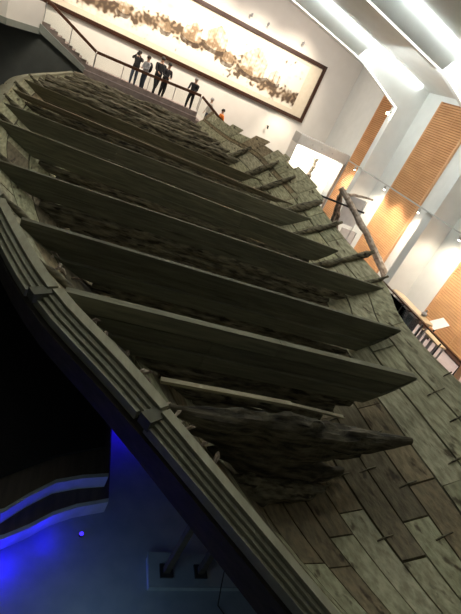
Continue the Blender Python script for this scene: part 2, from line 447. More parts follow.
# plank ends standing up in steps along the starboard quarter
m = MB(); y = 15.2; j = 0
while y < 23.9:
    y1 = min(24, y + random.uniform(.4, .9)); e = random.choice((.0, .015, .03, .045)) + .008
    plank(m, .93, 1.0 + e, y, y1 - .02, vary(random.choice(NEW + OLD[3:]), .1), lift=.03); y = y1; j += 1
m.build('stern_planking', M['plank'], ship)

# bulkheads
def edge_u(side, y, z):
    lo, hi = 0, 1.0
    for _ in range(30):
        mid = (lo + hi) / 2
        if hull(side * mid, y).z < z: lo = mid
        else: hi = mid
    return hi
def bulkhead(y, zt, xl, xr, boards=((0, .42), (.42, .80)), tone=(.16, .17, .135), th=.10, rough_low=True, sag=0, tw=0.0, tr=0.0):
    b = MB(); n = 40
    def low0(x):
        kx, kz = lerp(KL, y); g = lerp(LG if x < kx else RG, y)
        a = min(1, abs((x - kx) / (g[0] - kx))); return kz + (g[1] - kz) * a ** pw(-1 if x < kx else 1, y) + .02
    def low(x):
        if tr and x > xr - tr:
            D = zt - low0(xr - tr); return max(low0(x), zt - D * ((xr - x) / tr) ** .85)
        return low0(x)
    for j, (d0, d1) in enumerate(boards):
        tn = vary(tone, .20)
        yo = random.uniform(-.012, .012) + (0 if j == 0 else .03 * (1 if j % 2 else -1))
        split = xl + (xr - xl) * random.uniform(.3, .7)
        for (xa, xb) in ((xl, split - .004), (split + .004, xr)):
            tn2 = vary(tn, .14)
            N_ = max(3, int((xb - xa) / .25)); prev = None
            for i in range(N_ + 1):
                x = xa + (xb - xa) * i / N_
                sg = sag * math.sin(math.pi * (x - xl) / (xr - xl))
                z1 = zt - d0 - .009 - sg; z0 = zt - d1 + .009 - sg
                lz = low(x); z0 = max(z0, lz - .02); z1 = max(z1, z0 + .004)
                if j == 0: z1 = zt - sg
                z0 = min(z0, z1 - .004) if j else min(z0, z1 - .03)
                yy = y + yo + tw * (x - xl)
                cur = b.add([(x, yy, z0), (x, yy + th, z0), (x, yy + th, z1), (x, yy, z1)])
                if prev is not None:
                    for k in range(4): b.face((prev + k, cur + k, cur + (k + 1) % 4, prev + (k + 1) % 4), tn2)
                    if i == N_: b.face((cur, cur + 1, cur + 2, cur + 3), tn2)
                else: b.face((cur + 3, cur + 2, cur + 1, cur), tn2)
                prev = cur
    o = b.build('bulkhead', M['board'], ship)
    # the old, eroded lower planks of the same bulkhead
    if rough_low:
        r = MB(); dd = boards[-1][1]; z = zt - dd - .13; q = 0
        while z > -5.3:
            xs = [x for x in [xl + .2 + (xr - xl - .4) * i / 40 for i in range(41)] if low(x) < z + .10]
            if len(xs) > 3:
                pts = [(x, y + .06 + tw * (x - xl) + .03 * noise.noise(V(x, y, z)), z + .04 * noise.noise(V(x * 1.2, y, z * 3))) for x in xs]
                r.tube(pts, [.13 * (1 + .25 * noise.noise(V(p[0] * .9, y * 2, z))) for p in pts], 8, rough=.45, seed=y * 7 + q, flat=.55)
            z -= .22; q += 1
        if r.v: r.build('eroded_planks', M['rot'], o)
    return o
def frame_timber(y, side, u0=.45, u1=1.06, r=.10, seed=0, tip=0, dark=False):
    pts = []; N_ = 16
    for i in range(N_ + 1):
        u = u0 + (u1 - u0) * i / N_
        p = hull(side * min(u, 1.0), y)
        nn = hnorm(side * min(u, .99), y)
        if u > 1: p = p + (hull(side, y) - hull(side * .97, y)).normalized() * (u - 1) * 4
        pts.append(p + nn * (r * .8) + V(0, .05 * noise.noise(V(i * .4, y, seed)), 0))
    rad = [r * (.9 + .35 * noise.noise(V(i * .5, y * 3, seed + 9))) * (1 if i < N_ - 1 else .55) for i in range(N_ + 1)]
    b = MB(); b.tube(pts, rad, 9, rough=.4, seed=seed)
    return b.build('frame_timber', M['rot'] if not dark else M['darkrot'], ship, smooth=True)

bulkhead(5.35, -3.3, .10, 6.42, boards=((0, .27), (.27, .52), (.52, .80)), tone=(.17, .172, .13), th=.13, tr=1.9)
bulkhead(7.20, -3.3, -.80, 7.24, boards=((0, .28), (.28, .52), (.52, .80)), tone=(.165, .167, .125), th=.10, tr=.8)
bulkhead(9.55, -3.3, -1.70, 8.20, boards=((0, .30), (.30, .52)), tone=(.16, .162, .12), th=.08)
bulkhead(12.45, -3.3, -2.40, 7.60, boards=((0, .42), (.42, .62)), tone=(.16, .162, .12), th=.07, tw=-.085, tr=.6)
bulkhead(14.3, -3.3, -2.62, 8.00, boards=((0, .50), (.50, .66)), tone=(.17, .172, .13), th=.07, tr=.5)
bulkhead(16.5, -3.3, -2.86, 7.40, boards=((0, .10), (.10, .2)), tone=(.17, .148, .10), th=.12, tw=-.10)
bulkhead(18.9, -3.3, -3.0, 7.45, boards=((0, .40), (.40, .7)), tone=(.13, .122, .08), th=.07, tw=-.13)
for i, (y, z, xl, xr) in enumerate(((19.9, -3.35, -2.6, 6.2), (20.9, -3.30, -2.5, 6.3), (21.9, -3.28, -2.2, 5.6), (22.8, -3.2, -2.0, 5.0), (23.5, -3.1, -1.7, 4.6))):
    b = MB()
    zz = z; q = 0
    while zz > z - .95:
        xs = [xl + (xr - xl) * t / 44 for t in range(45)]
        pts = [(x, y + .10 * noise.noise(V(x * .8, y, zz)), zz + .10 * noise.noise(V(x * .7, y * 2, zz))) for x in xs if True]
        b.tube(pts, [.15 * (1 + .5 * noise.noise(V(p[0] * .8, y * 5 + q, 3))) for p in pts], 9, rough=.5, seed=i * 11 + q, flat=.7); zz -= .24; q += 1
    b.build('eroded_bulkhead', M['rot'], ship, smooth=False)

# nearest bulkhead: pale thin beam above black rotten logs
b = MB(); b.bar((1.42, 4.15, -3.47), (3.35, 4.19, -3.50), .08, .045, tone=(.30, .275, .20)); b.bar((3.34, 4.19, -3.50), (4.3, 4.2, -3.56), .06, .03, tone=(.24, .22, .16))
o = b.build('thin_beam', M['board'], ship)
def log(y, z, xl, xr, r, seed, flat=.8, tipup=0, name='rotten_log', mt='darkrot'):
    xs = [xl + (xr - xl) * t / 46 for t in range(47)]
    pts = []; rad = []
    for i, x in enumerate(xs):
        t = i / 46
        pts.append((x, y + .06 * noise.noise(V(x * .8, seed, 1)), z + .07 * noise.noise(V(x * .7, seed, 5)) + tipup * max(0, t - .7) ** 1.0 - .1 * math.sin(math.pi * t)))
        e = min(1, .25 + 3.0 * t, .28 + 2.6 * (1 - t))
        rad.append(r * e * (1 + .25 * noise.noise(V(x * 1.2, seed, 9))))
    c = MB(); c.tube(pts, rad, 14, rough=.42, seed=seed, flat=flat)
    return c.build(name, M[mt], ship, smooth=False)
log(4.05, -3.78, 1.62, 5.60, .24, 3.1, .7, .45)
log(4.10, -4.15, 2.05, 4.95, .25, 8.7, .6)
log(4.08, -4.52, 2.45, 4.85, .26, 5.5, .6)
log(3.92, -4.93, 2.8, 4.85, .29, 14.2, .75, 0, 'eroded_log', 'rot')
log(4.1, -5.15, 2.6, 4.5, .2, 19.2, .7)
# rough frame timbers along both sides
for i, (y, s, u0, u1, r) in enumerate(((10.0, 1, .62, 1.04, .08), (11.4, 1, .62, 1.09, .12), (13.5, 1, .66, 1.06, .11), (15.0, 1, .66, 1.03, .15), (17.0, 1, .66, .99, .12),
                                       (18.3, 1, .6, .98, .15), (20.3, 1, .5, .93, .14), (21.6, 1, .4, .82, .14),
                                       (6.0, -1, .5, .98, .06), (7.7, -1, .5, 1.0, .08), (10.1, -1, .45, .98, .09), (12.9, -1, .5, 1, .09), (14.9, -1, .5, 1, .09), (17.2, -1, .5, 1, .10), (19.6, -1, .5, 1, .10))):
    frame_timber(y, s, u0, u1, r, i * 3.3)
# rope-like caulking and splinters down the inside of the port planks
for i in range(40):
    y = random.uniform(3.3, 8.0); u = -random.uniform(.60, .88)
    c = MB(); p = hull(u, y) + hnorm(u, y) * .04; d = Vector((random.uniform(-.1, .2), random.uniform(-.25, .25), random.uniform(-.05, .02)))
    c.tube([p, p + d * .5 + V(0, 0, .03), p + d], [.02, .028, .008], 5, rough=.5, seed=i)
    c.build('splinter', M['brownweathered'] if i % 3 else M['paleweathered'], ship)
# pale iron clamps and splinters on the near starboard planks
for i in range(18):
    y = random.uniform(1.6, 6.4); k = random.randint(3, 11); u = k / NS
    p = hull(u, y) + hnorm(u, y) * .02; q = hull(min(u + .035, 1), y + .02) + hnorm(u, y) * .02; w_ = hull(u - .035, y - .02) + hnorm(u, y) * .02
    c = MB(); c.tube([w_, p + hnorm(u, y) * .012, q], [.012, .016, .01], 5, rough=.4, seed=i)
    c.build('splinter', M['rot'], ship)

# outboard strakes along the port gunwale: layered strips with scarfed breaks
def gun(y): g = lerp(LG, y); return Vector((g[0], y, g[1]))
def gdir(y): d = gun(y + .1) - gun(y - .1); d.z = 0; d.normalize(); return Vector((-d.y, d.x, 0))   # towards outboard (port)
def wf(y): return lerp([(0, .42), (1.45, .52), (2.2, .62), (3.4, .82), (4.5, 1.0), (8, 1.0), (30, 1.0)], y)[0]
def strip(y0, y1, o0, o1, z0, z1, tone):
    b = MB(); n = max(2, int((y1 - y0) / .3)); prev = None
    for i in range(n + 1):
        y = y0 + (y1 - y0) * i / n; g = gun(y); d = gdir(y) * wf(y)
        cur = b.add([g + d * o0 + V(0, 0, z0), g + d * o1 + V(0, 0, z0), g + d * o1 + V(0, 0, z1), g + d * o0 + V(0, 0, z1)])
        if prev is not None:
            for k in range(4): b.face((prev + k, cur + k, cur + (k + 1) % 4, prev + (k + 1) % 4), tone)
            if i == n: b.face((cur, cur + 1, cur + 2, cur + 3), tone)
        else: b.face((cur + 3, cur + 2, cur + 1, cur), tone)
        prev = cur
    return b.build('strake', M['strake'], ship)
SEG = [(-.2, 3.42, 0.0), (3.46, 5.30, -.03), (5.34, 11, .01), (11.05, 17, .02), (17.05, 23.8, .0)]
for si, (ya, yb, so) in enumerate(SEG):
    strip(ya, yb, -.10 + so, .045 + so, -.06, .03, vary((.40, .385, .28), .06))
    for j in range(3):
        strip(ya + (.06 * j if si else 0), yb, .05 + so + .068 * j, .112 + so + .068 * j, -.13 - .04 * j, -.02 - .04 * j, vary((.35, .34, .245), .07))
for yb in (3.44, 5.32):                                             # dark scarf blocks at the breaks
    strip(yb - .07, yb + .07, -.02, .27, -.14, .0, (.14, .14, .10))
# dark cradle beam under the port side
b = MB(); prev = None
for i in range(60):
    y = -.2 + i * .4; g = gun(y); d = gdir(y) * wf(y)
    cur = b.add([g + d * .22 + V(0, 0, -.60), g + d * .26 + V(0, 0, -.26), g + d * .0 + V(0, 0, -.20), g - d * .05 + V(0, 0, -.62)])
    if prev is not None:
        for k in range(4): b.face((prev + k, cur + k, cur + (k + 1) % 4, prev + (k + 1) % 4))
    prev = cur
b.build('cradle_beam', M['beam'], ship)

# plinth and props in the pit
m = MB(); m.box((2.02, 2.95, PZ), (4.9, 3.36, -5.86)); pl = m.build('concrete_plinth', M['stone'], origin=(3.4, 3.4, PZ))
m = MB(); m.box((2.00, 2.93, -5.88), (4.92, 3.38, -5.85)); c = m.build('top_slab', M['pit'], pl)
tag(pl, 'low pale concrete plinth under the bow of the ship', 'plinth')
for (x, y, x2, z2, lb) in ((2.24, 3.12, 2.24, -4.30, 'dark prop on the left end of the concrete plinth'), (2.74, 3.12, 2.74, -4.75, 'dark prop further right on the concrete plinth')):
    m = MB(); m.bar((x, y, -5.82), (x2, y + .03, z2), .085, .085)
    t = m.build('support_prop', M['beam'], origin=(x, y, -5.85)); tag(t, lb, 'prop', None)
    q = MB(); q.box((x - .09, y - .09, -5.848), (x + .09, y + .09, -5.82)); q.build('foot_plate', M['blackmetal'], t)
m = MB(); m.tube([(2.85, 2.98, -5.2), (2.95, 2.85, -5.7), (3.0, 2.75, -5.97), (3.25, 2.4, -5.985)], .009, 6)
tag(m.build('cable', M['cable'], origin=(3.0, 2.8, PZ)), 'thin black cable hanging over the concrete plinth edge', 'cable')
# keel blocks carry the hull
for i, y in enumerate((6.0, 9.5, 13.0, 16.5, 20.0)):
    m = MB(); kx, kz = lerp(KL, y); m.box((kx - .5, y - .2, PZ), (kx + .5, y + .2, kz - .13))
    m.build('keel_block', M['stone'], ship)
# the blue lamp in the pit
lp = onz(81, 535, PZ)
lamp = thing('floor_lamp', tuple(lp), 'small blue floor lamp, a bright dot on the pit floor before the curved steps', 'lamp')
m = MB(); m.tube([lp, lp + V(0, 0, .03)], .035, 14); m.build('housing', M['blackmetal'], lamp)
m = MB(); m.tube([lp + V(0, 0, .03), lp + V(0, 0, .035)], .03, 14); m.build('lens', nmat('blue_lens', (.1, .1, 1), emit=(.06, .03, 1), strength=1.0), lamp)

# ------------------------------------------------------------------ the large painting
def painting():
    x0, x1, z0, z1 = -5.0, 10.98, -1.06, 2.20; Y = YB - .02
    fr = thing('framed_painting', (3.0, Y, z0), 'very long framed ink painting of boats on the far wall', 'painting')
    b = MB(); w = .20; d0 = Y - .12
    b.box((x0, d0, z1 - w), (x1, Y, z1)); b.box((x0, d0, z0), (x1, Y, z0 + w)); b.box((x0, d0, z0 + w), (x0 + w, Y, z1 - w)); b.box((x1 - w, d0, z0 + w), (x1, Y, z1 - w))
    b.build('frame', M['frame'], fr)
    b = MB(); b.box((x0 + w, Y - .03, z0 + w), (x1 - w, Y - .01, z1 - w)); b.build('mat_board', nmat('mat_board', (.72, .64, .50), (.76, .68, .55), 5, rough=.9), fr)
    # painted sheet: colours worked out point by point
    a0, a1, b0, b1 = x0 + .75, x1 - .95, z0 + .45, z1 - .42
    nx, nz = 620, 110
    b = MB(); idx = b.add([(a0 + (a1 - a0) * i / nx, Y - .035, b0 + (b1 - b0) * j / nz) for j in range(nz + 1) for i in range(nx + 1)])
    paper = Vector((.86, .80, .68)); ink = Vector((.07, .045, .028)); wash = Vector((.36, .25, .15)); mist = Vector((.55, .42, .27))
    rnd = random.Random(3)
    boats = []
    for (cx, cz_, L_) in ((-2.6, .1, .9), (-.4, .05, .7), (1.8, .15, .6), (3.2, .25, 1.2), (4.5, .40, 1.5), (5.4, .1, .8), (6.9, .05, 1.9), (8.3, .2, .9)):
        boats.append((cx, cz_ - .1, L_))
    for j in range(nz):
        for i in range(nx):
            x = a0 + (a1 - a0) * (i + .5) / nx; v = (j + .5) / nz; z = b0 + (b1 - b0) * v
            n1 = noise.noise(V(x * .8, v * 2.0, 1)); n2 = noise.noise(V(x * 1.7, v * 5, 4)); n3 = noise.noise(V(x * 6, v * 15, 8))
            c = paper.copy()
            band = math.exp(-((v - (.34 + .12 * math.sin(x * .55) + .06 * n1)) / .17) ** 2)
            shore = max(0, min(1, (band + .6 * n2 + .4 * n3 - .45) * 2.6))
            c = c.lerp(wash, shore * .95)
            c = c.lerp(ink, max(0, min(1, (n3 + 1.0 * n2 + band - .72) * 2.6)) * .85)
            hill = max(0, n1 * 1.4 + .6 * n2 - .35) * math.exp(-((v - .8) / .16) ** 2)
            c = c.lerp(mist, min(1, hill * 1.6))
            dark_left = max(0, min(1, (2.2 - x) / 3.5)); dark_right = max(0, min(1, (x - 8.0) / 1.5))
            c = c.lerp(ink, max(0, min(1, (dark_left * .9 + dark_right * .7) * (band + .7 * n2 + .4 * n3 - .15))) * .9)
            for (cx, bz, L_) in boats:
                dx = (x - cx) / (L_ / 2)
                if abs(dx) < 1.1:
                    top = bz + .10 + .22 * dx * dx * L_ / 1.5; bot = bz - .10 + .16 * dx ** 4
                    if abs(dx) < 1 and bot < z < top: c = c.lerp(ink, .80 + .2 * n3)
                    elif abs(dx) < .8 and top <= z < top + .8 * L_ * (1 - abs(dx)) ** .5:
                        c = c.lerp(wash, max(0, .5 + .6 * n3 + .3 * n2))
                        if abs((x * 3.1) % 1 - .5) < .06: c = c.lerp(ink, .5)
            c.x = max(.02, c.x); c.y = max(.02, c.y); c.z = max(.02, c.z)
            p = idx + j * (nx + 1) + i
            b.face((p, p + 1, p + nx + 2, p + nx + 1), (c.x, c.y, c.z))
    b.build('painted_sheet', M['painting'], fr, fix=False)
painting()

# ------------------------------------------------------------------ wall spot fixtures and lights
def aim(o, tgt):
    d = Vector(tgt) - Vector((o.location.x, o.location.y, o.location.z - ZO)); o.rotation_euler = d.to_track_quat('-Z', 'Y').to_euler()
def spot(loc, tgt, power, col=(1, .82, .6), size=60, blend=.6, r=.05):
    l = bpy.data.lights.new('spot', 'SPOT'); l.energy = power; l.color = col; l.spot_size = R_(size); l.spot_blend = blend; l.shadow_soft_size = r
    o = bpy.data.objects.new('spot_light', l); COL.objects.link(o); o.location = (loc[0], loc[1], loc[2] + ZO); aim(o, tgt); return o
def area(loc, tgt, power, col=(1, 1, 1), sx=1, sy=1, spread=180):
    l = bpy.data.lights.new('area', 'AREA'); l.energy = power; l.color = col; l.shape = 'RECTANGLE'; l.size = sx; l.size_y = sy; l.spread = R_(spread)
    o = bpy.data.objects.new('area_light', l); COL.objects.link(o); o.location = (loc[0], loc[1], loc[2] + ZO); aim(o, tgt); return o
def fixture(base, tip, head_dir, label, group=None, mt='blackmetal', r=.055, L_=.16):
    t = thing('spotlight', base, label, 'spotlight', group)
    b = MB(); b.tube([base, tip], .018, 6); b.build('arm', M[mt], t)
    d = Vector(head_dir).normalized(); c = Vector(tip)
    b = MB(); b.tube([c - d * L_ * .5, c + d * L_ * .5], r, 10); b.build('lamp_head', M[mt], t)
    return t
for i, (x, lb) in enumerate(((2.6, 'small wall spotlight above the painting, over the left group of boats'), (5.75, 'small wall spotlight above the middle of the painting'),
                             (6.75, 'small wall spotlight above the painting, second from the right'), (9.0, 'small wall spotlight above the right end of the painting'))):
    fixture((x, YB, 2.72), (x, YB - .30, 2.66), (0, .5, -1), lb, 'spotlights above the painting', 'greymetal')
fixture((9.05, YB, -2.0), (9.05, YB - .25, -2.05), (.3, .3, -1), 'small black spotlight on the far wall below the painting corner')
for x in (-3.4, -1, 1.4, 3.8, 6.2, 8.6, 10.2):
    spot((x, 24.4, 3.5), (x + .1, YB, .2), 620 if x < 10 else 300, (1, .86, .68), 85, 1, .12)
area((4.5, 23.6, 3.2), (4.5, YB, -2.6), 200, (1, .90, .84), 14, .6)  # added fill brightening the back wall, no fixture
spot((10.6, 20.8, 1.8), (11.2, 24.2, -2.6), 260, (1, .93, .82), 75, 1, .2)  # added spot to brighten the case front, no fixture
spot((9.4, 25.8, -.3), (9.9, 27.5, -3.2), 190, (1, .86, .66), 80, 1)

# ------------------------------------------------------------------ display case
cs = thing('display_case', (11.35, 24.0, FZ), 'tall white lit display case against the far right corner, grey header', 'display case')
b = MB(); b.box((9.75, 23.6, -1.92), (12.98, 24.6, -1.40)); b.build('header', M['casehead'], cs)
b = MB(); b.box((9.75, 24.5, FZ), (12.98, 24.6, -1.92)); b.box((9.75, 23.66, FZ), (12.98, 24.5, -5.05)); b.box((9.75, 23.64, FZ), (9.80, 24.5, -1.92)); b.build('case_body', M['casepanel'], cs)
b = MB(); b.box((12.82, 23.58, FZ), (12.94, 23.68, -1.92)); b.build('door_frame', M['steel'], cs)
b = MB(); b.box((12.94, 23.62, FZ), (12.98, 24.5, -1.92)); b.build('side_panel', M['greymetal'], cs)
b = MB(); b.box((9.80, 23.63, -5.05), (12.82, 23.642, -1.92)); b.build('glass_pane', M['glass'], cs)
for i, x in enumerate((10.6, 11.2, 11.9)):
    b = MB(); b.tube([(x, 23.6, -1.66), (x, 23.57, -1.66)], .04, 8); b.build('screw_cap', M['greymetal'], cs)
pts = [(11.36 + .03 * math.sin(i * .9), 23.95, -4.5 + i * .12) for i in range(20)]
b = MB(); b.tube(pts, [.13 + .04 * math.sin(i * 1.7) * (1 if i % 2 else -.4) for i in range(20)], 7, rough=.7, seed=4)
tag(b.build('timber_relic', M['brownweathered'], origin=(11.36, 23.95, -4.5)), 'eroded dark timber fragment standing inside the lit white case', 'timber')
area((11.3, 23.95, -2.0), (11.3, 24.4, -5), 130, (1, .93, .80), 2.8, .4)

# ------------------------------------------------------------------ blinds
def blind(y0, y1, z0, z1, label):
    t = thing('window_blind', (XW, (y0 + y1) / 2, z0), label, 'blind', 'wooden blinds on the right wall')
    b = MB(); z = z0 + .05; p = .095
    while z < z1 - .05:
        b.hexa([(XW - .075, y0 + .05, z), (XW - .03, y0 + .05, z + .055), (XW - .03, y1 - .05, z + .055), (XW - .075, y1 - .05, z),
                (XW - .075, y0 + .05, z + .02), (XW - .03, y0 + .05, z + .075), (XW - .03, y1 - .05, z + .075), (XW - .075, y1 - .05, z + .02)])
        z += p
    b.build('slats', M['slat'], t)
    b = MB(); b.box((XW - .018, y0, z0), (XW, y1, z1)); b.build('backing', M['blindback'], t)
    b = MB(); b.box((XW - .10, y0 - .03, z0), (XW, y0 + .06, z1)); b.build('side_rail', M['blindrail'], t)
    b = MB(); b.box((XW - .06, y1 - .06, z0), (XW, y1 + .02, z1)); b.build('side_rail', M['blindrail'], t)
    b = MB(); b.box((XW - .10, y0, z0 - .03), (XW, y1, z0 + .07)); b.build('bottom_rail', M['rail'], t)
    b = MB(); yc = y0 + (y1 - y0) * .42; b.tube([(XW - .085, yc, z0), (XW - .085, yc, z1)], .008, 5); b.build('cord', M['blindrail'], t)
blind(20.55, 23.5, -5.1, 2.1, 'orange wooden slat blind beside the display case, behind the farthest pier')
blind(16.2, 18.72, -5.1, 2.40, 'tall orange wooden slat blind behind the old anchor timbers')
blind(9.3, 12.5, -5.1, 2.40, 'orange wooden slat blind behind the small bench at right')
m = MB(); m.box((XW - .04, YN, FZ), (XW, YB, -5.06)); struct(m.build('baseboard_right', M['rail']))
# lighting track along the wall, with lamps
TX, TZ = 11.90, -1.49
tr = thing('lighting_track', (TX, 16, TZ), 'long pale lighting track running along the right wall in front of the piers and blinds', 'lighting track')
b = MB(); b.bar((TX, 21.6, TZ), (TX, 5, TZ + .03), .05, .05); b.build('track', M['casehead'], tr)
for y in (20.2, 14.1, 8.0):
    b = MB(); b.bar((TX + .02, y, TZ + .03), (11.95, y, TZ + .03), .05, .04); b.build('bracket', M['casehead'], tr)
LB = ((20.6, 'small track lamp on the wall track just beyond the farthest pier'), (17.5, 'small track lamp beside the blind behind the anchor timbers, far side'),
      (14.7, 'small track lamp at the near edge of the blind behind the anchor'), (12.1, 'small glowing track lamp at the right edge of the picture'))
for y, lb in LB:
    f_ = fixture((TX, y, TZ - .03), (TX, y, TZ - .12), (.25, 0, -1), lb, None, 'casehead', .05, .14)
    b = MB(); b.ell((TX + .02, y, TZ - .21), (.035, .035, .02)); b.build('bulb', M['warmlamp'], f_)
for y in (22.2, 18.9, 17.3, 15.6, 14.2, 12.9, 11.0, 9.2):
    spot((12.1, y, -1.7), (XW - .02, y, -4.6), 215, (1, .84, .66), 115, 1, .2)
area((9.0, 15.5, 2.4), (13.0, 15.5, 0), 150, (.97, 1, .97), 12, 1)
# bright bulb on the farthest pier
t = fixture((11.95, 20.1, 1.2), (11.75, 20.05, 1.16), (-1, 0, -.3), 'bright warm bulb at the knee of the farthest roof rib')
b = MB(); b.ell((11.68, 20.03, 1.14), (.07, .07, .07)); b.build('bulb', M['warmlamp'], t)

# ------------------------------------------------------------------ anchor timbers and boards
def timber(name, a, b_, r, seed, mt, bend=.0, taper=1.0):
    a = Vector(a); b_ = Vector(b_); N_ = 22
    pts = [a.lerp(b_, i / N_) + V(0, 0, bend * math.sin(math.pi * i / N_)) + .03 * V(noise.noise(V(i * .4, seed, 0)), noise.noise(V(i * .4, seed, 3)), 0) for i in range(N_ + 1)]
    m = MB(); m.tube(pts, [r * (1 + (taper - 1) * i / N_) for i in range(N_ + 1)], 9, rough=.28, seed=seed)
    return m.build(name, M[mt], anchor)
def at(x, y, Y):                                       # a pixel's sight line met with the plane at depth Y
    d = RM @ ray(x, y); return d * (Y / d.y)
A0 = at(390, 288, 14.2); A1 = at(341, 188, 16.4)
anchor = thing('wooden_anchor', (A0.x, A0.y, FZ), 'weathered pale wooden anchor timbers leaning before the orange blind', 'anchor')
timber('shank', A0, A1, .165, 2, 'paleweathered', .12, .75)
timber('shank_foot', V(A0.x + .25, A0.y - .22, FZ), A0 + V(-.02, .02, 0), .155, 3, 'paleweathered')
timber('arm', at(325, 243, 16.6), at(343, 188, 16.5), .085, 5, 'brownweathered')
timber('arm', at(333, 242, 16.9), at(340, 196, 16.7), .12, 6, 'brownweathered')
timber('stock', at(341, 194, 16.3), at(373, 200, 16.0), .075, 8, 'paleweathered', .05, .5)
m = MB(); m.bar(at(317, 194, 16.3), at(364, 213, 15.9), .07, .07); p = at(317, 194, 16.3)
tag(m.build('support_bar', M['blackmetal'], origin=p), 'black metal bar crossing behind the anchor timbers', 'bar')
# two stands carrying grey boards behind the anchor
def board(px, py, Y, w, h, label, lean=.15):
    c = at(px, py, Y); t = thing('display_board', (c.x, c.y, FZ), label, 'display board', 'grey display boards behind the anchor')
    b = MB(); b.hexa([(c.x - w / 2, c.y, c.z - h / 2), (c.x + w / 2, c.y, c.z - h / 2), (c.x + w / 2, c.y + .04, c.z - h / 2), (c.x - w / 2, c.y + .04, c.z - h / 2),
                      (c.x - w / 2, c.y + lean, c.z + h / 2), (c.x + w / 2, c.y + lean, c.z + h / 2), (c.x + w / 2, c.y + lean + .04, c.z + h / 2), (c.x - w / 2, c.y + lean + .04, c.z + h / 2)])
    b.build('board', M['panel'], t)
    for s in (-1, 1):
        x = c.x + s * (w / 2 + .02)
        q = MB(); q.bar((x, c.y, FZ), (x, c.y + .1, c.z + h / 2), .04, .04); q.build('leg', M['steel'], t)
board(352, 212, 17.6, .95, 1.25, 'upper grey board on steel legs behind the anchor timbers')
board(345, 240, 18.4, .8, 1.0, 'lower grey board on steel legs nearer the ship behind the anchor')

# ------------------------------------------------------------------ counter, boxes, bench by the right wall
ct = thing('counter_table', (11.4, 11.6, FZ), 'long tan topped table behind the glass railing', 'table')
ty0, ty1, tz = 10.45, 12.75, -4.28
b = MB(); poly = [(11.2, ty0), (11.5, ty0 - .05), (11.58, ty0 + .1), (11.62, ty1 - .3), (11.45, ty1), (11.2, ty1 - .1)]
b.prism(poly, 2, tz - .05, tz); b.build('table_top', M['tan'], ct)
for (x, y) in ((11.25, ty0 + .1), (11.5, ty0 + .1), (11.25, ty1 - .2), (11.5, ty1 - .3)):
    b = MB(); b.bar((x, y, FZ), (x, y, tz - .05), .05, .05); b.build('leg', M['greymetal'], ct)
BX = ['black box under the tan table, farthest from the bench', 'black box under the tan table, the middle one of three', 'black box under the tan table, nearest the bench']
for i, y in enumerate((12.2, 11.68, 11.16)):
    b = MB(); b.box((11.22, y - .14, FZ), (11.56, y + .14, -4.46)); o = b.build('box', M['blackmetal'], origin=(11.4, y, FZ))
    tag(o, BX[i], 'box', 'black boxes under the table')
    q = MB(); q.box((11.21, y - .15, -4.46), (11.57, y + .15, -4.42)); q.build('lid', M['greymetal'], o)
bn = thing('metal_bench', (11.8, 10.2, FZ), 'low bench with tan seat and grey metal legs near the right edge', 'bench')
b = MB(); b.box((11.55, 9.75, -4.68), (11.90, 10.75, -4.63)); b.build('seat', M['tan'], bn)
for y in (9.8, 10.1, 10.4, 10.7):
    for x in (11.58, 11.86):
        b = MB(); b.bar((x, y, FZ), (x, y, -4.66), .045, .045); b.build('leg', M['greymetal'], bn)
# white tilted sheet on a reading stand
sp = thing('reading_stand', (12.6, 10.7, FZ), 'white tilted board on a thin stand before the blind', 'stand')
b = MB(); b.bar((12.62, 11.25, FZ), (12.62, 11.25, -4.55), .05, .05); b.build('pole', M['blackmetal'], sp)
b = MB(); A_ = [V(12.52, 11.62, -4.70), V(12.52, 11.15, -4.74), V(12.70, 10.88, -4.30), V(12.70, 11.30, -4.24)]
b.hexa(A_ + [p + V(-.03, 0, .012) for p in A_]); b.build('white_board', M['paper'], sp)
m = MB(); m.ell((11.45, 10.95, tz + .09), (.10, .10, .09)); o = m.build('ornament', M['greymetal'], origin=(11.45, 10.95, tz)); tag(o, 'small grey ornament on the near end of the tan table', 'ornament')
q = MB(); q.tube([(11.45, 10.95, tz + .16), (11.45, 10.95, tz + .26)], .03, 8); q.build('knob', M['steel'], o)
m = MB()
m.tube([(11.5, 13.3 + i * .06, FZ + .02 + .42 * math.sin(math.pi * (i + 1) / 17)) for i in range(16)], [.12 + .05 * math.sin(i * 1.3) for i in range(16)], 10, rough=.5, seed=3)
tag(m.build('plastic_sheet', M['plastic'], origin=(11.5, 13.7, FZ)), 'crumpled white plastic sheet on the floor behind the railing', 'plastic sheet')

